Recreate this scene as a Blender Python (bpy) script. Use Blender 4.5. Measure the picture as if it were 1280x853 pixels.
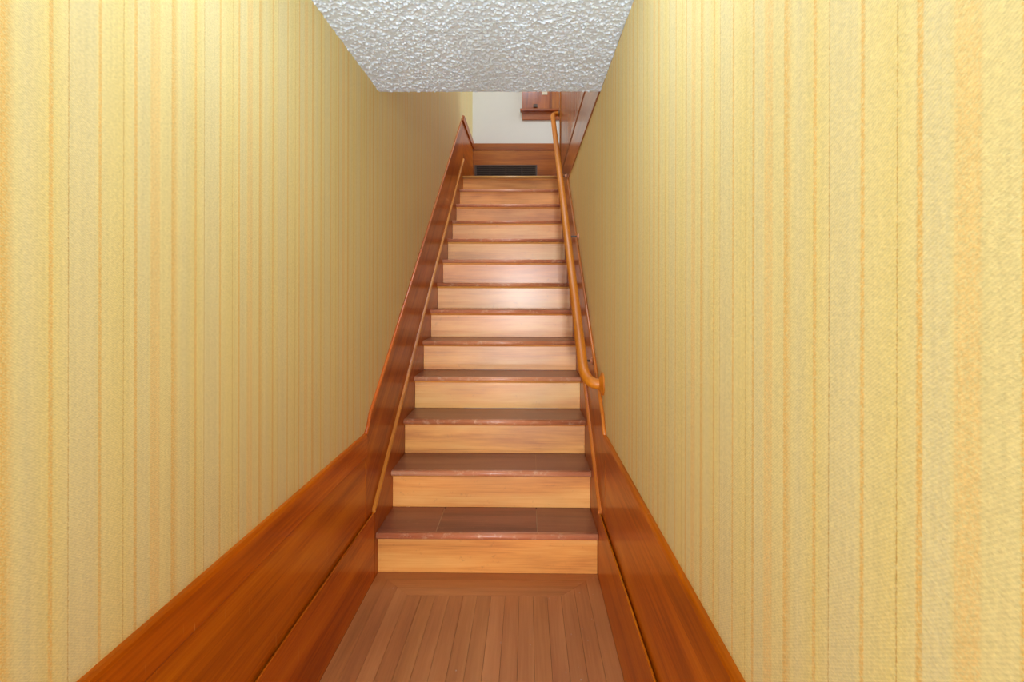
import bpy, bmesh, math, random
from mathutils import Vector, Matrix, noise

random.seed(7)
scene = bpy.context.scene
for _o in list(bpy.data.objects):
    bpy.data.objects.remove(_o)
COL = scene.collection

# ------------------------------------------------------------------ camera
CAM_Z = 1.2176
cam_data = bpy.data.cameras.new('camera')
cam_data.sensor_width = 36.0
cam_data.lens = 650.0 / 1280.0 * 36.0
cam_data.shift_x = (640 - 652.08) / 1280.0
cam_data.shift_y = (366.68 - 426.5) / 1280.0
cam_data.clip_start = 0.02
cam = bpy.data.objects.new('camera', cam_data)
COL.objects.link(cam)
cam.matrix_world = (Matrix.Translation((0, 0, CAM_Z)) @ Matrix.Rotation(0.010, 4, 'Z')
                    @ Matrix.Rotation(math.pi / 2 - 0.0005, 4, 'X') @ Matrix.Rotation(0.0023, 4, 'Z'))
scene.camera = cam

# ------------------------------------------------------------------ world, lights, exposure
world = bpy.data.worlds.new('world')
scene.world = world
world.use_nodes = True
world.node_tree.nodes['Background'].inputs[0].default_value = (0.80, 0.88, 1.0, 1)
world.node_tree.nodes['Background'].inputs[1].default_value = 0.25

def area_light(name, loc, target, sx, sy, power, color):
    d = bpy.data.lights.new(name, 'AREA')
    d.shape = 'RECTANGLE'
    d.size, d.size_y = sx, sy
    d.energy = power
    d.color = color
    o = bpy.data.objects.new(name, d)
    COL.objects.link(o)
    o.location = loc
    o.rotation_euler = (Vector(target) - Vector(loc)).to_track_quat('-Z', 'Y').to_euler()
    return o

COOL = (0.74, 0.905, 1.10)
HALL = (0.75, 0.905, 1.05)
WARM = (0.90, 0.92, 0.95)
# added far lamp, lights the whole flight evenly through the open door
area_light('far_stair_fill', (-0.2, -9.0, 1.25), (-0.2, 0, 1.25), 0.8, 1.3, 500, WARM)
# added lamp outside the door, aimed up to brighten the entry ceiling
area_light('ceiling_fill', (-0.2, -2.5, 0.02), (-0.2, -2.5, 3), 1.6, 2.0, 270, COOL)
# daylight from the window of the upstairs hall (right of the landing)
area_light('hall_window_daylight', (2.52, 5.55, 3.75), (-0.6, 5.3, 3.2), 1.0, 1.3, 23, HALL)
# added fill lamp under the upper ceiling, lifts the far stairwell walls
area_light('stairwell_fill', (-0.15, 4.0, 4.78), (-0.15, 4.0, 0), 0.7, 1.6, 31, HALL)

LAMP = 15.5          # strength of the entry lamp's glass globe

vs = scene.view_settings
vs.view_transform = 'Standard'
vs.look = 'None'
vs.gamma = 1.0
vs.use_curve_mapping = False
vs.exposure = 0.40
scene.cycles.use_denoising = True
scene.cycles.max_bounces = 9
scene.cycles.diffuse_bounces = 6

# ------------------------------------------------------------------ measures (metres, camera over x=0,y=0)
RISE, RUN, N = 0.184, 0.2487, 13
Y1 = 2.2543                        # face of the first riser
XL, XR = -0.6454, 0.3081           # faces of lower base boards / inner stringers
WL, WR = -0.6638, 0.3252           # wall surfaces
HB, HL = 0.642, 0.283              # heights of base board and of its lower ledge
ZC, YC = 2.1183, 2.325             # entry ceiling and its far edge
ZU = N * RISE                      # upper floor
YB = 6.295                         # white wall behind the landing
YF = -1.2                          # street wall
NOSE = 0.034
SL = RISE / RUN
YT = Y1 + (N - 1) * RUN            # top riser
ZTOP = 4.85

def step_y(k): return Y1 + (k - 1) * RUN
def nline(y): return RISE + (y - Y1) * SL      # line through the tread edges

# ------------------------------------------------------------------ material helpers
def srgb(r, g, b):
    f = lambda c: (c / 255 / 12.92) if c / 255 <= 0.04045 else ((c / 255 + 0.055) / 1.055) ** 2.4
    return (f(r), f(g), f(b), 1)

class NT:
    def __init__(self, name):
        self.m = bpy.data.materials.new(name)
        self.m.use_nodes = True
        self.t = self.m.node_tree
        self.b = self.t.nodes['Principled BSDF']
    def n(self, kind, **kw):
        nd = self.t.nodes.new(kind)
        for k, v in kw.items():
            if k.startswith('i_'):
                key = k[2:]
                nd.inputs[int(key) if key.isdigit() else key.replace('_', ' ')].default_value = v
            else:
                setattr(nd, k, v)
        return nd
    def l(self, a, b): self.t.links.new(a, b)
    def math(self, op, a, b=None, c=None):
        nd = self.n('ShaderNodeMath', operation=op)
        for i, v in enumerate((a, b, c)):
            if v is None: continue
            if isinstance(v, (int, float)): nd.inputs[i].default_value = v
            else: self.l(v, nd.inputs[i])
        return nd.outputs[0]
    def ramp(self, fac, stops, interp='LINEAR'):
        r = self.n('ShaderNodeValToRGB')
        r.color_ramp.interpolation = interp
        e = r.color_ramp.elements
        e[0].position, e[0].color = stops[0]
        e[1].position, e[1].color = stops[-1]
        for p, c in stops[1:-1]:
            x = e.new(p); x.color = c
        self.l(fac, r.inputs[0])
        return r.outputs[0]
    def mix(self, fac, a, b, blend='MIX'):
        nd = self.n('ShaderNodeMix', data_type='RGBA', blend_type=blend)
        for sock, v in ((nd.inputs['Factor'], fac), (nd.inputs[6], a), (nd.inputs[7], b)):
            if hasattr(v, 'is_linked'): self.l(v, sock)
            elif isinstance(v, (int, float)): sock.default_value = v
            else: sock.default_value = v
        return nd.outputs[2]
    def bump(self, height, strength, dist):
        bp = self.n('ShaderNodeBump', i_Strength=strength, i_Distance=dist)
        self.l(height, bp.inputs['Height'])
        self.l(bp.outputs[0], self.b.inputs['Normal'])
        return bp

def wood(name, dark, mid, light, grain=(0, 1, 0), rough=0.25, coat=0.4, coat_rough=0.1, wear=0.0,
         wear_col=None, scale=1.0, blotch=0.35, spec=0.5, hue=0.02, scratch=0.0, bump=0.10, wear_from=0.60):
    """Varnished wood whose grain runs along the direction `grain` (in the object's own axes)."""
    m = NT(name)
    tc = m.n('ShaderNodeTexCoord')
    oi = m.n('ShaderNodeObjectInfo')
    off = m.n('ShaderNodeVectorMath', operation='SCALE')
    off.inputs[0].default_value = (3.1, 5.7, 4.3)
    m.l(oi.outputs['Random'], off.inputs[3])
    add = m.n('ShaderNodeVectorMath', operation='ADD')
    m.l(tc.outputs['Object'], add.inputs[0]); m.l(off.outputs[0], add.inputs[1])
    g = Vector(grain).normalized()
    q = g.rotation_difference(Vector((1, 0, 0)))
    rot = m.n('ShaderNodeVectorRotate', rotation_type='EULER_XYZ')
    rot.inputs['Rotation'].default_value = q.to_euler('XYZ')
    m.l(add.outputs[0], rot.inputs[0])
    def tex(sx, sc, detail, dist, rgh=0.55):
        mp = m.n('ShaderNodeMapping')
        mp.inputs['Scale'].default_value = (sx, 1, 1)
        m.l(rot.outputs[0], mp.inputs[0])
        t = m.n('ShaderNodeTexNoise', i_Scale=sc * scale, i_Detail=detail, i_Distortion=dist, i_Roughness=rgh)
        m.l(mp.outputs[0], t.inputs['Vector'])
        return t.outputs[0]
    a = tex(0.10, 9, 5, 0.6)
    f = tex(0.03, 130, 4, 0.1)
    bl = tex(0.45, 3.2, 3, 0.3)
    v = m.math('ADD', m.math('MULTIPLY', a, 0.72), m.math('MULTIPLY', f, 0.28))
    col = m.ramp(v, [(0.30, dark), (0.48, mid), (0.68, light)])
    bf = m.math('MULTIPLY', m.math('SUBTRACT', bl, 0.5), blotch)
    hs = m.n('ShaderNodeHueSaturation')
    m.l(m.math('ADD', bf, 1.0), hs.inputs['Value'])
    rnd = m.math('MULTIPLY_ADD', oi.outputs['Random'], hue, 0.5 - hue / 2)
    m.l(rnd, hs.inputs['Hue'])
    m.l(col, hs.inputs['Color'])
    out = hs.outputs[0]
    if wear > 0:
        w = m.n('ShaderNodeTexNoise', i_Scale=26.0, i_Detail=8.0, i_Roughness=0.75)
        m.l(add.outputs[0], w.inputs['Vector'])
        fac = m.ramp(w.outputs[0], [(wear_from, (0, 0, 0, 1)), (wear_from + 0.14, (wear, wear, wear, 1))])
        out = m.mix(fac, out, wear_col)
    if scratch > 0:
        mp = m.n('ShaderNodeMapping')
        mp.inputs['Rotation'].default_value = (math.radians(38), 0, 0)
        mp.inputs['Scale'].default_value = (1, 150, 9)
        m.l(add.outputs[0], mp.inputs[0])
        w = m.n('ShaderNodeTexNoise', i_Scale=1.0, i_Detail=1.0)
        m.l(mp.outputs[0], w.inputs['Vector'])
        fac = m.ramp(w.outputs[0], [(0.745, (0, 0, 0, 1)), (0.79, (scratch, scratch, scratch, 1))])
        out = m.mix(fac, out, srgb(214, 140, 70))
    m.l(out, m.b.inputs['Base Color'])
    m.b.inputs['Roughness'].default_value = rough
    m.b.inputs['Specular IOR Level'].default_value = spec
    m.b.inputs['Coat Weight'].default_value = coat
    m.b.inputs['Coat Roughness'].default_value = coat_rough
    m.bump(m.math('ADD', m.math('MULTIPLY', f, 0.5), m.math('MULTIPLY', bl, 0.8)), bump, 0.004)
    return m.m

def plain(name, col, rough=0.5, metal=0.0, noise_amt=0.06, nscale=12, bump=0.0, bscale=200):
    m = NT(name)
    tc = m.n('ShaderNodeTexCoord')
    t = m.n('ShaderNodeTexNoise', i_Scale=nscale, i_Detail=4.0)
    m.l(tc.outputs['Object'], t.inputs['Vector'])
    hs = m.n('ShaderNodeHueSaturation')
    hs.inputs['Color'].default_value = col
    m.l(m.math('MULTIPLY_ADD', m.math('SUBTRACT', t.outputs[0], 0.5), noise_amt * 2, 1.0), hs.inputs['Value'])
    m.l(hs.outputs[0], m.b.inputs['Base Color'])
    m.b.inputs['Roughness'].default_value = rough
    m.b.inputs['Metallic'].default_value = metal
    if bump:
        t2 = m.n('ShaderNodeTexNoise', i_Scale=bscale, i_Detail=3.0)
        m.l(tc.outputs['Object'], t2.inputs['Vector'])
        m.bump(t2.outputs[0], bump, 0.003)
    return m.m

def wallpaper(name, sign, phase, period=0.3168):
    """Woven vertical-stripe wallpaper; the stripe sequence runs along y."""
    m = NT(name)
    tc = m.n('ShaderNodeTexCoord')
    sep = m.n('ShaderNodeSeparateXYZ')
    m.l(tc.outputs['Object'], sep.inputs[0])
    wob = m.n('ShaderNodeTexNoise', i_Scale=260.0, i_Detail=2.0)
    m.l(tc.outputs['Object'], wob.inputs['Vector'])
    y = m.math('ADD', sep.outputs[1], m.math('MULTIPLY', m.math('SUBTRACT', wob.outputs[0], 0.5), 0.0028))
    t = m.math('FRACT', m.math('MULTIPLY', m.math('SUBTRACT', y, phase), sign / period))
    base = srgb(236, 218, 156); grey = srgb(232, 216, 163); org = srgb(234, 192, 112)
    wide = srgb(239, 207, 138); thin = srgb(204, 158, 78); gold = srgb(236, 215, 142)
    seq = [(0.000, wide), (0.010, wide), (0.0135, base), (0.018, grey), (0.042, grey), (0.0447, org), (0.0492, org),
           (0.0512, base), (0.0718, gold), (0.0724, thin), (0.0735, thin), (0.0742, gold), (0.1165, base),
           (0.1185, org), (0.1222, org), (0.1240, base), (0.132, grey), (0.1745, grey), (0.1752, thin), (0.1763, thin), (0.1770, base),
           (0.2000, gold), (0.2015, org), (0.2065, org), (0.2080, gold), (0.240, grey), (0.254, base),
           (0.2690, org), (0.2738, org), (0.2758, base), (0.303, base), (0.307, wide)]
    col = m.ramp(t, [(min(0.9999, p / period), c) for p, c in seq])
    mt = m.n('ShaderNodeTexNoise', i_Scale=330.0, i_Detail=2.0, i_Roughness=0.7)
    m.l(tc.outputs['Object'], mt.inputs['Vector'])
    col = m.mix(m.ramp(mt.outputs[0], [(0.42, (0, 0, 0, 1)), (0.66, (0.75, 0.75, 0.75, 1))]), col, base)
    # threads: fine slubs running up the wall and a twill across them
    mp = m.n('ShaderNodeMapping'); mp.inputs['Scale'].default_value = (1, 1, 0.02)
    m.l(tc.outputs['Object'], mp.inputs[0])
    th = m.n('ShaderNodeTexNoise', i_Scale=150.0, i_Detail=3.0)
    m.l(mp.outputs[0], th.inputs['Vector'])
    mp2 = m.n('ShaderNodeMapping'); mp2.inputs['Scale'].default_value = (1, 0.45, 1)
    mp2.inputs['Rotation'].default_value = (math.radians(24), 0, 0)
    m.l(tc.outputs['Object'], mp2.inputs[0])
    tw = m.n('ShaderNodeTexNoise', i_Scale=420.0, i_Detail=2.0, i_Roughness=0.6)
    m.l(mp2.outputs[0], tw.inputs['Vector'])
    big = m.n('ShaderNodeTexNoise', i_Scale=2.2, i_Detail=3.0)
    m.l(tc.outputs['Object'], big.inputs['Vector'])
    wv = m.n('ShaderNodeTexWave', wave_type='BANDS', bands_direction='Z', i_Scale=100.0, i_Distortion=1.5, i_Detail=1.0, i_Detail_Scale=2.0)
    mp3 = m.n('ShaderNodeMapping'); mp3.inputs['Rotation'].default_value = (math.radians(35), 0, 0)
    m.l(tc.outputs['Object'], mp3.inputs[0]); m.l(mp3.outputs[0], wv.inputs['Vector'])
    val = m.math('ADD', m.math('MULTIPLY', m.math('SUBTRACT', th.outputs[0], 0.5), 0.16),
                 m.math('MULTIPLY', m.math('SUBTRACT', tw.outputs[0], 0.5), 0.46))
    val = m.math('ADD', val, m.math('MULTIPLY', m.math('SUBTRACT', wv.outputs[1], 0.5), 0.08))
    val = m.math('ADD', val, m.math('MULTIPLY', m.math('SUBTRACT', big.outputs[0], 0.5), 0.06))
    hs = m.n('ShaderNodeHueSaturation')
    m.l(m.math('ADD', val, 1.0), hs.inputs['Value'])
    m.l(col, hs.inputs['Color'])
    m.l(hs.outputs[0], m.b.inputs['Base Color'])
    m.b.inputs['Roughness'].default_value = 0.62
    m.b.inputs['Specular IOR Level'].default_value = 0.3
    m.bump(tw.outputs[0], 0.35, 0.0015)
    return m.m

slope_dir = (0, math.cos(math.atan(SL)), math.sin(math.atan(SL)))
O_D, O_M, O_L = srgb(146, 62, 2), srgb(196, 98, 6), srgb(218, 126, 20)
M = {}
M['base'] = wood('varnished_fir_along', O_D, O_M, O_L, (0, 1, 0), 0.35, 0.22, 0.08, spec=0.10, hue=0.008, scratch=0.7)
M['skirt'] = wood('varnished_fir_sloping', srgb(122, 52, 2), srgb(172, 84, 6), srgb(200, 112, 20), slope_dir, 0.35, 0.22, 0.08, spec=0.08, hue=0.006, blotch=0.5)
M['mould'] = wood('varnished_moulding', srgb(150, 74, 12), srgb(198, 108, 26), srgb(218, 134, 46), slope_dir, 0.35, 0.3, 0.15)
M['back'] = wood('varnished_fir_across', srgb(110, 52, 8), srgb(160, 82, 18), srgb(190, 110, 32), (1, 0, 0), 0.3, 0.3, 0.12, hue=0.01)
M['vert'] = wood('varnished_fir_upright', srgb(110, 52, 8), srgb(160, 82, 18), srgb(190, 110, 32), (0, 0, 1), 0.3, 0.4, 0.12, hue=0.012, scale=1.6)
M['fascia'] = wood('varnished_fir_fascia', srgb(110, 52, 8), srgb(160, 82, 18), srgb(190, 110, 32), (0, 1, 0), 0.3, 0.6, 0.14, hue=0.006)
M['landing'] = wood('varnished_fir_landing', srgb(122, 52, 2), srgb(172, 84, 6), srgb(200, 112, 20), (0, 1, 0), 0.35, 0.22, 0.08,
                    spec=0.08, hue=0.006, blotch=0.5)
M['riser'] = wood('riser_wood', srgb(184, 100, 34), srgb(230, 154, 70), srgb(246, 188, 106), (1, 0, 0), 0.42, 0.32, 0.22,
                  wear=0.55, wear_col=srgb(150, 84, 44), blotch=0.8, hue=0.012, bump=0.14)
M['tread'] = wood('tread_wood', srgb(108, 58, 36), srgb(138, 78, 50), srgb(156, 96, 62), (1, 0, 0), 0.38, 0.2, 0.25,
                  wear=0.35, wear_col=srgb(166, 112, 80), hue=0.01, wear_from=0.56)
M['nosing'] = wood('worn_nosing', srgb(164, 88, 54), srgb(208, 130, 90), srgb(236, 172, 132), (1, 0, 0), 0.4, 0.25, 0.25,
                   wear=0.75, wear_col=srgb(240, 200, 166), wear_from=0.53, hue=0.008)
M['pale_nosing'] = wood('pale_nosing', srgb(190, 130, 60), srgb(214, 160, 84), srgb(228, 184, 110), (1, 0, 0), 0.35, 0.3, 0.2)
M['floor'] = wood('strip_floor_wood', srgb(152, 90, 44), srgb(182, 114, 60), srgb(200, 134, 78), (0, 1, 0), 0.42, 0.12, 0.3,
                  wear=0.12, wear_col=srgb(190, 150, 120), blotch=0.45, hue=0.005)
M['floorx'] = wood('strip_floor_wood_across', srgb(152, 90, 44), srgb(182, 114, 60), srgb(200, 134, 78), (1, 0, 0), 0.42, 0.12, 0.3,
                   wear=0.12, wear_col=srgb(190, 150, 120), blotch=0.45, hue=0.005)
M['rail'] = wood('handrail_wood', srgb(178, 102, 8), srgb(202, 122, 14), srgb(214, 138, 30), slope_dir, 0.5, 0.12, 0.3)
M['paperL'] = wallpaper('striped_wallpaper_reversed', -1.0, 0.9222)
M['paperR'] = wallpaper('striped_wallpaper', 1.0, 0.3871)
M['white'] = plain('white_paint', srgb(226, 224, 218), 0.6, noise_amt=0.02)
M['ceil'] = plain('textured_ceiling_paint', srgb(225, 236, 246), 0.95, noise_amt=0.02, nscale=60, bump=0.25, bscale=260)
M['ceil'].node_tree.nodes['Principled BSDF'].inputs['Specular IOR Level'].default_value = 0.1
M['iron'] = plain('dark_bronze', srgb(84, 70, 62), 0.5, 0.3)
M['hollow'] = plain('recess_shade', srgb(36, 30, 27), 0.8)  # near-black colour stands in for shade inside grille and partition groove
M['brass'] = plain('aged_copper', srgb(226, 162, 126), 0.35, 0.35)
M['cream'] = plain('cream_plastic', srgb(222, 208, 184), 0.4)
M['gap'] = plain('floor_subbase', srgb(48, 28, 16), 0.8)
M['filler'] = plain('dried_filler', srgb(176, 136, 104), 0.7)
M['soil'] = plain('dust', srgb(226, 214, 200), 0.9)

# ------------------------------------------------------------------ object helpers
def link(name, verts, faces, mat, parent=None, bevel=0.0, smooth=False, segs=2):
    off = parent.matrix_world.translation if parent else Vector()
    if parent is not None:
        off = WORLD.get(parent.name, Vector())
    me = bpy.data.meshes.new(name)
    me.from_pydata([tuple(Vector(v) - off) for v in verts], [], faces)
    bm = bmesh.new(); bm.from_mesh(me)
    bmesh.ops.recalc_face_normals(bm, faces=bm.faces)
    if bevel > 0:
        bmesh.ops.bevel(bm, geom=[e for e in bm.edges if e.calc_face_angle(0) > 0.6], offset=bevel, segments=segs,
                        affect='EDGES', profile=0.5)
    bm.to_mesh(me); bm.free()
    if smooth:
        me.polygons.foreach_set('use_smooth', [True] * len(me.polygons))
    me.materials.append(mat)
    o = bpy.data.objects.new(name, me)
    COL.objects.link(o)
    if parent is not None:
        o.parent = parent
    WORLD[o.name] = off.copy() if parent is not None else Vector()
    return o

WORLD = {}
def boxv(x0, x1, y0, y1, z0, z1):
    v = [(x, y, z) for z in (z0, z1) for y in (y0, y1) for x in (x0, x1)]
    f = [(0, 1, 3, 2), (4, 6, 7, 5), (0, 4, 5, 1), (2, 3, 7, 6), (0, 2, 6, 4), (1, 5, 7, 3)]
    return v, f
def box(name, x0, x1, y0, y1, z0, z1, mat, parent=None, bevel=0.0, segs=2):
    v, f = boxv(x0, x1, y0, y1, z0, z1)
    return link(name, v, f, mat, parent, bevel, segs=segs)
def prism_x(name, pts, x0, x1, mat, parent=None, bevel=0.0, smooth=False):
    """polygon of (y,z) pushed from x0 to x1"""
    n = len(pts)
    v = [(x0, y, z) for y, z in pts] + [(x1, y, z) for y, z in pts]
    f = [tuple(range(n)), tuple(range(2 * n - 1, n - 1, -1))] + [(i, (i + 1) % n, n + (i + 1) % n, n + i) for i in range(n)]
    return link(name, v, f, mat, parent, bevel, smooth)
def prism_z(name, pts, z0, z1, mat, parent=None, bevel=0.0):
    n = len(pts)
    v = [(x, y, z0) for x, y in pts] + [(x, y, z1) for x, y in pts]
    f = [tuple(range(n)), tuple(range(2 * n - 1, n - 1, -1))] + [(i, (i + 1) % n, n + (i + 1) % n, n + i) for i in range(n)]
    return link(name, v, f, mat, parent, bevel)
def sweep(name, path, radius, mat, parent=None, sides=16, prof=None):
    """tube (or profile) along a path of points"""
    P = [Vector(p) for p in path]
    V, F = [], []
    prev = None
    for i, p in enumerate(P):
        t = (P[min(i + 1, len(P) - 1)] - P[max(i - 1, 0)]).normalized()
        if prev is None:
            up = Vector((0, 0, 1)) if abs(t.z) < 0.95 else Vector((1, 0, 0))
            a = t.cross(up).normalized()
        else:
            a = (prev - t * prev.dot(t)).normalized()
        b = t.cross(a).normalized(); prev = a
        r = radius[i] if isinstance(radius, (list, tuple)) else radius
        for k in range(sides):
            an = 2 * math.pi * k / sides
            V.append(p + a * math.cos(an) * r + b * math.sin(an) * r)
    n = len(P)
    for i in range(n - 1):
        for k in range(sides):
            F.append((i * sides + k, i * sides + (k + 1) % sides, (i + 1) * sides + (k + 1) % sides, (i + 1) * sides + k))
    F.append(tuple(range(sides))); F.append(tuple(range(n * sides - 1, (n - 1) * sides - 1, -1)))
    return link(name, V, F, mat, parent, smooth=True)
def lathe_x(name, prof, c, mat, parent=None, sides=28, axis='X'):
    """profile [(distance along axis, radius)] turned about an axis through c"""
    V, F = [], []
    for d, r in prof:
        for k in range(sides):
            a = 2 * math.pi * k / sides
            if axis == 'X': V.append((c[0] + d, c[1] + r * math.cos(a), c[2] + r * math.sin(a)))
            elif axis == 'Y': V.append((c[0] + r * math.cos(a), c[1] + d, c[2] + r * math.sin(a)))
            else: V.append((c[0] + r * math.cos(a), c[1] + r * math.sin(a), c[2] + d))
    n = len(prof)
    for i in range(n - 1):
        for k in range(sides):
            F.append((i * sides + k, i * sides + (k + 1) % sides, (i + 1) * sides + (k + 1) % sides, (i + 1) * sides + k))
    F.append(tuple(range(sides))); F.append(tuple(range(n * sides - 1, (n - 1) * sides - 1, -1)))
    return link(name, V, F, mat, parent, smooth=True)
def thing(name, label, cat, loc=(0, 0, 0), group=None, kind=None):
    o = bpy.data.objects.new(name, None)
    o.empty_display_size = 0.1
    COL.objects.link(o)
    o.location = loc
    WORLD[o.name] = Vector(loc)
    return tag(o, label, cat, group, kind)
def tag(o, label, cat, group=None, kind=None):
    o['label'] = label; o['category'] = cat
    if group: o['group'] = group
    if kind: o['kind'] = kind
    return o
def struct(o, label, cat): return tag(o, label, cat, kind='structure')

# ------------------------------------------------------------------ the shell
T = 0.10
wl = prism_x('wall_left', [(YF, 0), (YB, 0), (YB, ZTOP), (YF, ZTOP)], WL - T, WL, M['paperL'])
struct(wl, 'yellow striped wallpapered wall on the left of the stairs', 'wall')
wr = box('wall_right', WR, WR + T, YF, YT, 0, 2.115, M['paperR'])
struct(wr, 'yellow striped wallpapered wall on the right, behind the handrail', 'wall')
wb = box('wall_back', WL - T, 2.7, YB, YB + T, ZU - 0.3, ZTOP, M['white'])
struct(wb, 'plain white wall at the head of the stairs', 'wall')

# street wall with the open doorway the daylight comes through (behind the camera)
wf = link('wall_front', *(lambda a, b, c: (a[0] + b[0] + c[0],
          a[1] + [tuple(i + 8 for i in f) for f in b[1]] + [tuple(i + 16 for i in f) for f in c[1]]))(
          boxv(WL - T, -0.60, YF - T, YF, 0, ZC), boxv(0.26, WR + T, YF - T, YF, 0, ZC), boxv(-0.60, 0.26, YF - T, YF, 2.0, ZC)), M['white'])
struct(wf, 'white entry wall with the open street doorway behind the viewer', 'wall')

# rough sprayed ceiling over the entry: real relief on its underside
def make_ceiling():
    x0, x1, y0, y1, st = WL, WR, 0.9, YC, 0.003
    nx, ny = int((x1 - x0) / st), int((y1 - y0) / st)
    V, F = [], []
    for j in range(ny + 1):
        y = y0 + (y1 - y0) * j / ny
        for i in range(nx + 1):
            x = x0 + (x1 - x0) * i / nx
            d = noise.voronoi(Vector((x * 92, y * 92, 0.0)))[0][0]
            n1 = noise.noise(Vector((x * 150, y * 150, 1.3)))
            n3 = noise.noise(Vector((x * 45, y * 45, 3.1)))
            h = max(0.0, (0.62 - d) * 1.25 + n1 * 0.35 + n3 * 0.45)
            fade = min(1.0, (YC - y) / 0.006)
            V.append((x, y, ZC - 0.0078 * min(h, 1.0) * fade))
    for j in range(ny):
        for i in range(nx):
            a = j * (nx + 1) + i
            F.append((a, a + nx + 1, a + nx + 2, a + 1))
    b = len(V)
    bv, bf = boxv(WL, WR, YF, YC, ZC + 0.0005, ZU - 0.02)
    V += bv; F += [tuple(i + b for i in f) for f in bf]
    # far lip
    me = bpy.data.meshes.new('ceiling')
    me.from_pydata(V, [], F)
    me.polygons.foreach_set('use_smooth', [i < nx * ny for i in range(len(me.polygons))])
    me.materials.append(M['ceil'])
    o = bpy.data.objects.new('ceiling', me); COL.objects.link(o); WORLD[o.name] = Vector()
    return o
struct(make_ceiling(), 'white rough sprayed ceiling over the entry', 'ceiling')

# upper storey: hall floor right of the stairwell, landing, room over the entry, upper walls and ceiling
fu = link('floor_upper', *(lambda L: (sum([a[0] for a in L], []), sum([[tuple(i + 8 * k for i in f) for f in a[1]] for k, a in enumerate(L)], [])))(
          [boxv(WL, 2.6, YT + 0.004, YB, ZU - 0.03, ZU), boxv(WR + T, 2.6, YC, YT + 0.004, ZU - 0.03, ZU)]), M['floorx'])
struct(fu, 'upper hall floor at the head of the stairs', 'floor')
wuf = box('wall_upper_front', WL - T, 2.7, YC - T, YC - 0.002, ZU - 0.02, ZTOP, M['white'])
struct(wuf, 'white upper wall above the entry ceiling edge', 'wall')
cu = box('ceiling_upper', WL - T, 2.7, YC - T, YB + T, ZTOP, ZTOP + T, M['white'])
struct(cu, 'white upper hall ceiling over the stairwell', 'ceiling')
wur = link('wall_upper_right', *(lambda L: (sum([a[0] for a in L], []), sum([[tuple(i + 8 * k for i in f) for f in a[1]] for k, a in enumerate(L)], [])))(
          [boxv(2.6, 2.7, YC, 5.0, ZU - 0.03, ZTOP), boxv(2.6, 2.7, 6.1, YB, ZU - 0.03, ZTOP),
           boxv(2.6, 2.7, 5.0, 6.1, ZU - 0.03, 3.05), boxv(2.6, 2.7, 5.0, 6.1, 4.45, ZTOP)]), M['white'])
struct(wur, 'white far wall of the upper hall with a window opening', 'wall')

# ------------------------------------------------------------------ entry floor, strip by strip
fl = box('floor', WL, WR, YF, YT + 0.2, -0.06, -0.004, M['gap'])
struct(fl, 'brown strip-wood entry floor with a mitred border', 'floor')
SW = (XR - XL) / 17.0
G = 0.0004
ytop = Y1 + 0.001
def strip(pts, mat, dz=0.0):
    return prism_z('floor_strip', pts, -0.004, 0.0 + dz, M[mat], fl, bevel=0.0003)
for k in range(3):
    a, b = k * SW + G, (k + 1) * SW - G
    strip([(XL + a, YF), (XL + b, YF), (XL + b, ytop - b), (XL + a, ytop - a)], 'floor')
    strip([(XR - a, YF), (XR - b, YF), (XR - b, ytop - b), (XR - a, ytop - a)], 'floor')
    strip([(XL + a + G, ytop - a), (XR - a - G, ytop - a), (XR - b - G, ytop - b), (XL + b + G, ytop - b)], 'floorx')
for k in range(3, 14):
    ycuts = [YF, random.uniform(-0.6, 0.9), ytop - 3 * SW] if k % 3 else [YF, ytop - 3 * SW]
    for c in range(len(ycuts) - 1):
        strip([(XL + k * SW + G, ycuts[c] + G), (XL + (k + 1) * SW - G, ycuts[c] + G),
               (XL + (k + 1) * SW - G, ycuts[c + 1] - G), (XL + k * SW + G, ycuts[c + 1] - G)], 'floor', random.uniform(-0.0004, 0.0003))

# ------------------------------------------------------------------ base boards along the entry
KNEE = 2.115
def entry_base(side):
    s = 1 if side == 'left' else -1
    w, f = (WL, XL) if side == 'left' else (WR, XR)
    X = lambda d: w + s * d                       # distance out from the wall surface
    root = thing('baseboard_' + side, ('tall varnished baseboard along the left wall of the entry' if s > 0 else
                 'tall varnished baseboard along the right wall of the entry'), 'baseboard', (w, 0.5, 0), kind='structure')
    th = abs(f - w)
    box('upper_board', X(0.0004), X(th - 0.011), YF, KNEE, HL - 0.03, HB - 0.088, M['base'], root)
    # cap board, proud of the board below, rounded along its top
    prof = [(0, HB - 0.09), (th - 0.0045, HB - 0.09), (th - 0.003, HB - 0.087), (th - 0.003, HB - 0.012), (th - 0.005, HB - 0.005), (th - 0.009, HB), (0, HB)]
    n = len(prof)
    v = [(X(d), YF, z) for d, z in prof] + [(X(d), KNEE, z) for d, z in prof]
    fc = [tuple(range(n)), tuple(range(2 * n - 1, n - 1, -1))] + [(i, (i + 1) % n, n + (i + 1) % n, n + i) for i in range(n)]
    link('cap_board', v, fc, M['base'], root)
    lo = box('lower_board', X(th - 0.006), X(th), YF, 2.205, 0.0, HL, M['base'], root, bevel=0.0015)
    # dirty quarter-inch shadow bead at the back of the ledge
    return root
entry_base('left'); entry_base('right')

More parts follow.
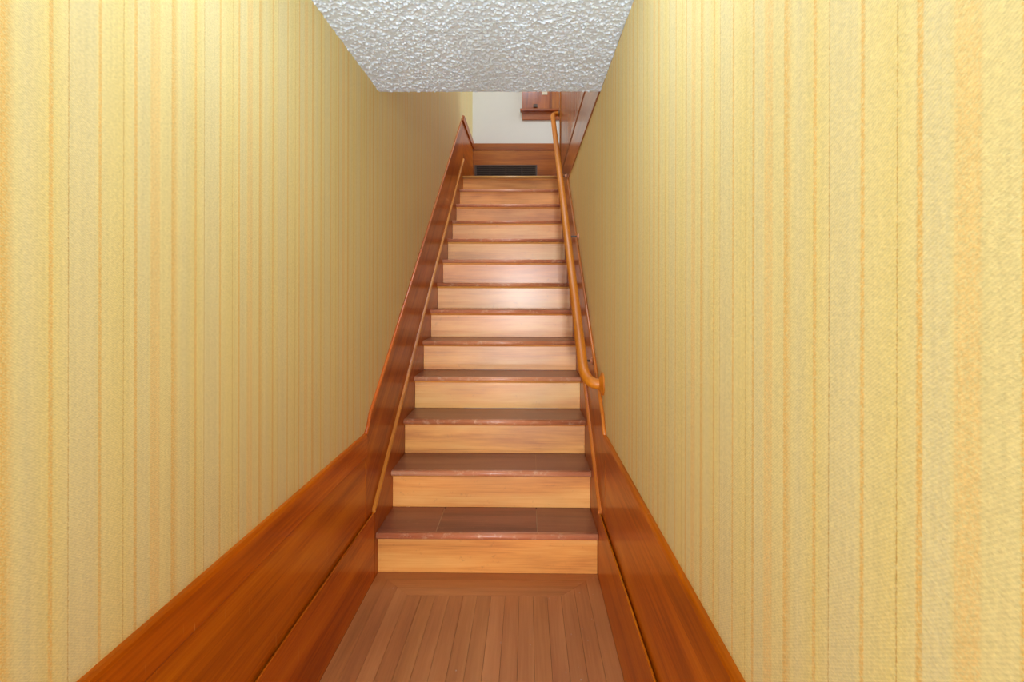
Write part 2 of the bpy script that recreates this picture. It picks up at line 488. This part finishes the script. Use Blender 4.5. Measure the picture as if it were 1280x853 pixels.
# ------------------------------------------------------------------ the staircase
st = thing('staircase', 'straight wooden staircase with dark treads and orange-tan risers between the walls', 'staircase', (-0.17, Y1, 0))
XM0, XM1 = XL + 0.0006, XR - 0.0006
TT = 0.026
tread_me = riser_me = nose_me = cove_me = None
def put(name, me, parent, loc):
    o = bpy.data.objects.new(name, me); COL.objects.link(o); o.parent = parent; o.location = loc
    return o
def nose_profile():
    pts = [(-0.010, 0.0), (-0.010, -TT)]
    for i in range(9):
        a = -math.pi / 2 - math.pi * i / 8
        pts.append((-NOSE + TT / 2 * 0.8 + math.cos(a) * TT / 2 * 0.8, -TT / 2 + math.sin(a) * TT / 2))
    return pts
for k in range(1, N + 1):
    y, z = step_y(k), k * RISE
    base = (0, y - Y1, z)
    if k == 1:
        o = box('riser', XM0, XM1, y, y + 0.02, z - RISE + 0.0005, z - TT, M['riser'], st, bevel=0.0008); riser_me = o.data
        o.data.transform(Matrix.Translation((0, 0, -z))); o.location = base
        o = prism_x('nosing', [(y + a, z + b) for a, b in nose_profile()], XM0, XM1, M['nosing'], st, smooth=False); nose_me = o.data
        o.data.transform(Matrix.Translation((0, 0, -z))); o.location = base
        for p in nose_me.polygons: p.use_smooth = len(p.vertices) == 4
        o = prism_x('cove_moulding', [(y, z - TT), (y, z - TT - 0.012), (y - 0.004, z - TT - 0.011), (y - 0.009, z - TT - 0.005), (y - 0.011, z - TT)],
                    XM0, XM1, M['riser'], st); cove_me = o.data
        o.data.transform(Matrix.Translation((0, 0, -z))); o.location = base
        # the first tread was patched: three lengths with filled joints
        cuts = [XM0, -0.391, 0.047, XM1]
        td = None
        for c in range(3):
            o = box('tread', cuts[c] + (0.0016 if c else 0), cuts[c + 1] - (0.0016 if c < 2 else 0), y - 0.0098, y + RUN - 0.0005, z - TT, z, M['tread'], st, bevel=0.001)
        for c in (1, 2):
            box('joint_filler', cuts[c] - 0.0014, cuts[c] + 0.0014, y - 0.0098, y + RUN - 0.02, z - TT, z - 0.0003, M['filler'], st)
    else:
        put('riser', riser_me, st, base)
        on = put('nosing', nose_me, st, base)
        put('cove_moulding', cove_me, st, base)
        if k == N:
            on.data = nose_me.copy(); on.data.materials[0] = M['pale_nosing']
            on['label'] = 'pale worn edge of the landing'
        elif tread_me is None:
            o = box('tread', XM0, XM1, y - 0.0098, y + RUN - 0.0005, z - TT, z, M['tread'], st, bevel=0.001); tread_me = o.data
            o.data.transform(Matrix.Translation((0, -(y - Y1), -z))); o.location = base
        else:
            put('tread', tread_me, st, base)
for k, x in ((2, 0.047), (4, -0.31), (5, 0.02)):
    y, z = step_y(k), k * RISE
    box('joint_filler', x - 0.0009, x + 0.0009, y - 0.0098, y + RUN - 0.03, z - 0.002, z + 0.0002, M['filler'], st)

# sides of the flight: skirt boards, inner stringers and the moulding that covers their top
SKT, STR = 0.585, 0.135
YTOP_L = 5.317
def side(sd):
    s = 1 if sd == 'left' else -1
    w, f = (WL, XL) if s > 0 else (WR, XR)
    th = abs(f - w)
    X = lambda d: w + s * d
    y_end = YB if s > 0 else YT
    top = []
    k_in = KNEE
    zt = lambda y: nline(y) + SKT
    ystart = Y1 + (HB - RISE - SKT) / SL
    # knee with a small curve between level and sloping edge
    pts = [(KNEE, 0.26)]
    A = (KNEE, HB); B = (KNEE + 0.005, HB)
    for t in (0.0, 0.5, 1.0):
        y = KNEE + 0.06 * t
        pts.append((y, HB + (max(0, zt(KNEE + 0.06) - HB)) * (t ** 1.5)))
    if s > 0:
        ZL = zt(YTOP_L)
        pts += [(YTOP_L, ZL - 0.012), (YTOP_L, ZL - 0.08), (YTOP_L, 2.60)]
        lo = [(YTOP_L, 2.4)]
    else:
        yq = Y1 + (2.115 - RISE - SKT) / SL
        pts += [(yq, 2.115), (YT, 2.115)]
        lo = [(YT, 2.05)]
    pts += lo
    pts += [(Y1 + 0.45, 0.26)]
    sk = prism_x('skirt_board', pts, X(0.0004), X(th - 0.010), M['skirt'], st)
    # rounded bead along the upper edge of the skirt
    ye = YTOP_L if s > 0 else yq - 0.025
    bead = []
    r = 0.006
    path = [(X(r * 1.25 + 0.0004), KNEE - 0.0, HB - r * 0.4), (X(r * 1.25 + 0.0004), KNEE + 0.03, HB + (zt(KNEE + 0.06) - HB) * 0.36 - r * 0.4),
            (X(r * 1.25 + 0.0004), KNEE + 0.06, zt(KNEE + 0.06) - r * 0.4), (X(r * 1.25 + 0.0004), ye, zt(ye) - r * 0.4)]
    sweep('edge_bead', path, r * 1.25, M['mould'], st, 10)
    # inner stringer
    ys = 2.207
    zs = lambda y: nline(y) + STR
    yE = 5.30 if s > 0 else YT
    sp = [(ys, 0.0), (ys, zs(ys)), (yE, zs(yE)), (yE, zs(yE) - 0.45), (ys + 0.5, 0.0)]
    prism_x('stringer', sp, X(th - 0.010), X(th), M['skirt'], st)
    # moulding on the stringer's top edge: a half-round nosed strip
    prof = [(th - 0.0099, 0.0), (th - 0.0099, 0.017), (th - 0.004, 0.0165), (th + 0.002, 0.013), (th + 0.0045, 0.006), (th + 0.004, 0.0), (th + 0.001, -0.003)]
    n = len(prof)
    v = [(X(d), ys - 0.002, zs(ys - 0.002) + z) for d, z in prof] + [(X(d), yE, zs(yE) + z) for d, z in prof]
    fc = [tuple(range(n)), tuple(range(2 * n - 1, n - 1, -1))] + [(i, (i + 1) % n, n + (i + 1) % n, n + i) for i in range(n)]
    link('stringer_moulding', v, fc, M['mould'], st)
side('left'); side('right')

# ------------------------------------------------------------------ landing base boards
th = XL - WL
bl = thing('baseboard_landing', 'tall varnished baseboard with overhanging cap on the left landing wall', 'baseboard', (WL, 5.8, ZU), kind='structure')
ZLB = nline(YTOP_L) + SKT
box('upper_board', WL, WL + th - 0.010, YTOP_L, YB, ZU, ZLB - 0.075, M['landing'], bl)
link('cap_board', [(WL, YTOP_L - 0.09, ZLB - 0.078), (WL + th + 0.004, YTOP_L - 0.09, ZLB - 0.078), (WL + th + 0.004, YTOP_L, ZLB - 0.004), (WL, YTOP_L, ZLB - 0.004),
                   (WL, YB, ZLB - 0.078), (WL + th + 0.004, YB, ZLB - 0.078), (WL + th + 0.004, YB, ZLB - 0.004), (WL, YB, ZLB - 0.004)],
     [(0, 1, 2, 3), (4, 7, 6, 5), (0, 4, 5, 1), (1, 5, 6, 2), (2, 6, 7, 3), (3, 7, 4, 0)], M['landing'], bl)
box('lower_board', WL, XL, 5.302, YB, ZU, nline(5.30) + STR, M['landing'], bl, bevel=0.003)
bb = thing('baseboard_back', 'tall orange-brown baseboard with cap below the white wall', 'baseboard', (0.2, YB, ZU), kind='structure')
box('upper_board', XL - 0.008, 2.59, YB - 0.014, YB, ZU, 2.945, M['back'], bb)
box('cap_board', XL - 0.001, 2.59, YB - 0.030, YB, 2.945, 3.022, M['back'], bb, bevel=0.004)

# ------------------------------------------------------------------ air grille low in the back baseboard
gr = thing('air_grille', 'long dark metal air grille set in the baseboard at the stair head', 'air grille', (-0.26, YB - 0.014, 2.49))
GX0, GX1, GZ0, GZ1, GY = -0.634, 0.120, 2.49, 2.763, YB - 0.0145
box('back_plate', GX0 + 0.01, GX1 - 0.01, GY - 0.003, GY, GZ0 + 0.01, GZ1 - 0.01, M['hollow'], gr)
for nm, a in (('frame_rail', (GX0, GX1, GZ1 - 0.022, GZ1)), ('frame_rail', (GX0, GX1, GZ0, GZ0 + 0.022)),
              ('frame_stile', (GX0, GX0 + 0.022, GZ0 + 0.022, GZ1 - 0.022)), ('frame_stile', (GX1 - 0.022, GX1, GZ0 + 0.022, GZ1 - 0.022))):
    box(nm, a[0], a[1], GY - 0.012, GY, a[2], a[3], M['iron'], gr, bevel=0.002, segs=1)
z = GZ0 + 0.032
while z < GZ1 - 0.028:
    v = [(GX0 + 0.022, GY - 0.011, z), (GX1 - 0.022, GY - 0.011, z), (GX1 - 0.022, GY - 0.003, z + 0.009), (GX0 + 0.022, GY - 0.003, z + 0.009)]
    v += [(a, b, c + 0.0025) for a, b, c in v]
    link('slat', v, [(0, 1, 2, 3), (7, 6, 5, 4), (0, 4, 5, 1), (1, 5, 6, 2), (2, 6, 7, 3), (3, 7, 4, 0)], M['iron'], gr)
    z += 0.0155
for x in (-0.45, -0.257, -0.065):
    box('mullion', x - 0.004, x + 0.004, GY - 0.0115, GY - 0.003, GZ0 + 0.02, GZ1 - 0.02, M['iron'], gr)

# ------------------------------------------------------------------ panelled partition over the right wall
pt = thing('stairwell_partition', 'panelled wood partition with sloping-looking fascia above the right wallpapered wall', 'partition', (WR, 3.8, 2.115))
pt['label'] = 'wood-panelled partition and fascia above the right wallpapered wall'
YP0, YP1 = YC + 0.002, 5.10
box('fascia_board', XR + 0.0105, WR + T, YP0, YT, 2.1155, 2.322, M['fascia'], pt, bevel=0.003)
box('groove_back', WR + 0.012, WR + T - 0.01, YP0, YT, 2.322, 2.348, M['hollow'], pt)
box('floor_nosing', XR + 0.0105, WR + T, YP0, YT, 2.346, 2.405, M['fascia'], pt, bevel=0.008)
nb = 24
for i in range(nb):
    a = YP0 + (YP1 - YP0) * i / nb; b = YP0 + (YP1 - YP0) * (i + 1) / nb
    box('panel_board', WR + 0.004, WR + 0.026, a + 0.002, b - 0.002, 2.405, 3.36, M['vert'], pt, bevel=0.007, segs=1)
box('backing', WR + 0.026, WR + 0.06, YP0, YP1, 2.405, 3.36, M['vert'], pt)
box('cap_rail', WR - 0.015, WR + 0.085, YP0, YP1, 3.36, 3.40, M['base'], pt, bevel=0.01)

nw = thing('newel_post', 'square varnished newel post at the head of the stairs', 'newel post', (WR + 0.04, 5.17, 2.405))
box('shaft', XR + 0.0105, WR + 0.075, 5.102, YT, 2.4055, 3.46, M['vert'], nw, bevel=0.006)
box('post_cap', XR - 0.01, WR + 0.09, 5.086, YT + 0.016, 3.46, 3.50, M['vert'], nw, bevel=0.008)
lathe_x('finial', [(0, 0.03), (0.01, 0.045), (0.04, 0.05), (0.07, 0.035), (0.085, 0.008)], ((XR + 0.0105 + WR + 0.075) / 2, 5.17, 3.50), M['vert'], nw, axis='Z')

# ------------------------------------------------------------------ handrail
RX, RH = 0.250, 0.663
hr = thing('handrail', 'round orange-brown wooden handrail on brackets along the right wall', 'handrail', (RX, 2.25, 0.832))
def rz(y): return nline(y) + RH
RR = 0.0230
path = [(WR - 0.012, 2.213, 0.832)]
p0 = Vector((WR - 0.012, 2.213, 0.832)); c1 = Vector((RX - 0.004, 2.205, 0.828)); p1 = Vector((RX, 2.33, rz(2.33)))
for i in range(1, 15):
    t = i / 14
    path.append(tuple((1 - t) ** 2 * p0 + 2 * t * (1 - t) * c1 + t * t * p1))
for i in range(1, 9):
    y = 2.33 + (5.08 - 2.33) * i / 8
    path.append((RX, y, rz(y)))
q0 = Vector((RX, 5.08, rz(5.08))); c2 = Vector((RX, 5.17, rz(5.165))); q1 = Vector((XR + 0.006, 5.17, rz(5.165)))
for i in range(1, 11):
    t = i / 10
    path.append(tuple((1 - t) ** 2 * q0 + 2 * t * (1 - t) * c2 + t * t * q1))
sweep('rail', path, RR, M['rail'], hr, 20)
ro = lathe_x('rosette', [(0.0, 0.049), (-0.004, 0.049), (-0.007, 0.045), (-0.010, 0.038), (-0.015, 0.031), (-0.018, 0.026), (-0.019, 0.021)],
             (WR - 0.0005, 2.213, 0.832), M['rail'], hr)
ro['label'] = 'turned wooden rosette where the rail meets the wall'
r2 = lathe_x('rosette', [(0.0, 0.030), (-0.004, 0.030), (-0.008, 0.024), (-0.010, 0.020)], (XR + 0.0102, 5.17, rz(5.165) + 0.002), M['iron'], hr)
r2['label'] = 'dark plate where the rail meets the newel post'
for by, bz in ((2.50, 0.892), (3.26, 1.572), (4.22, 2.165)):
    wx = WR - 0.0003 if bz > nline(by) + SKT else XR + 0.0098
    b = lathe_x('bracket', [(0, 0.018), (-0.004, 0.018), (-0.008, 0.014), (-0.012, 0.009), (-0.014, 0.006)], (wx, by, bz), M['brass'], hr, sides=16)
    zr = rz(by) - RR + 0.003
    pts = [(wx - 0.006, by, bz)]
    a = Vector((wx - 0.02, by, bz)); c = Vector((RX, by, bz)); e = Vector((RX, by, zr))
    for i in range(9):
        t = i / 8
        pts.append(tuple((1 - t) ** 2 * a + 2 * t * (1 - t) * c + t * t * e))
    sweep('arm', pts, 0.005, M['iron'], b, 8)
    WORLD[b.name] = WORLD[hr.name]

# ------------------------------------------------------------------ wooden cabinet on the white wall
cb = thing('wall_cabinet', 'orange-brown wooden wall cabinet with ledge on the white wall upstairs', 'cabinet', (0.15, YB, 3.308))
CX0, CX1 = -0.062, 0.385
box('body', CX0 + 0.004, CX1, YB - 0.020, YB - 0.0005, 3.425, 4.3, M['vert'], cb, bevel=0.002, segs=1)
cd = box('door', CX0, 0.270, YB - 0.040, YB - 0.0205, 3.428, 4.3, M['vert'], cb, bevel=0.003, segs=1)
box('stile', 0.296, CX1, YB - 0.048, YB - 0.0205, 3.428, 4.3, M['vert'], cb, bevel=0.004, segs=1)
box('ledge', CX0 - 0.024, CX1 + 0.01, YB - 0.085, YB - 0.0005, 3.402, 3.425, M['back'], cb, bevel=0.006)
box('apron', CX0, CX1, YB - 0.026, YB - 0.0005, 3.308, 3.402, M['back'], cb, bevel=0.003, segs=1)
WORLD[cd.name] = WORLD[cb.name]
box('latch', 0.072, 0.120, YB - 0.058, YB - 0.0405, 3.448, 3.486, M['iron'], cd, bevel=0.004, segs=1)
sp = thing('switch_plate', 'small cream switch plate on the wooden cabinet front', 'switch plate', (0.207, YB - 0.0405, 3.60))
box('plate', 0.173, 0.241, YB - 0.0465, YB - 0.0405, 3.60, 3.72, M['cream'], sp, bevel=0.002, segs=1)
box('toggle', 0.199, 0.215, YB - 0.052, YB - 0.0465, 3.645, 3.685, M['iron'], sp, bevel=0.001, segs=1)

# ------------------------------------------------------------------ entry lamp on the ceiling above the viewer
LX, LY, LZ, LR = -0.17, 1.0, 2.0, 0.085
lp = thing('ceiling_lamp', 'small opal globe lamp fixed to the entry ceiling above the viewer', 'lamp', (LX, LY, LZ - LR))
lathe_x('ceiling_rose', [(0, 0.045), (0.02, 0.06), (0.04, 0.065)], (LX, LY, ZC - 0.0487), M['brass'], lp, axis='Z')
gm = NT('lit_opal_glass')
gm.b.inputs['Base Color'].default_value = srgb(240, 240, 240)
gm.b.inputs['Emission Color'].default_value = (COOL[0], COOL[1], COOL[2], 1)
gm.b.inputs['Emission Strength'].default_value = LAMP
lathe_x('globe', [(-LR, 0.01)] + [(-LR * math.cos(a * math.pi / 12), LR * math.sin(a * math.pi / 12)) for a in range(1, 12)] + [(LR, 0.01)],
        (LX, LY, LZ), gm.m, lp, axis='Z')

# ------------------------------------------------------------------ crumbs of white dust on the entry floor
V, F = [], []
for _ in range(34):
    x = random.uniform(XL + 0.05, XR - 0.02); y = random.uniform(1.35, 2.22)
    if random.random() < 0.5: x = XR - abs(random.gauss(0.06, 0.06)) - 0.01
    r = random.uniform(0.0008, 0.0021)
    b = len(V)
    V += [(x + r, y, 0.0006), (x, y + r, 0.0006), (x - r, y, 0.0006), (x, y - r, 0.0006), (x, y, 0.0006 + r), (x, y, 0.0002)]
    F += [(b, b + 1, b + 4), (b + 1, b + 2, b + 4), (b + 2, b + 3, b + 4), (b + 3, b, b + 4), (b + 1, b, b + 5), (b + 2, b + 1, b + 5), (b + 3, b + 2, b + 5), (b, b + 3, b + 5)]
tag(link('floor_dust', V, F, M['soil']), 'tiny white crumbs of dust scattered on the entry floor', 'dust', kind='stuff')
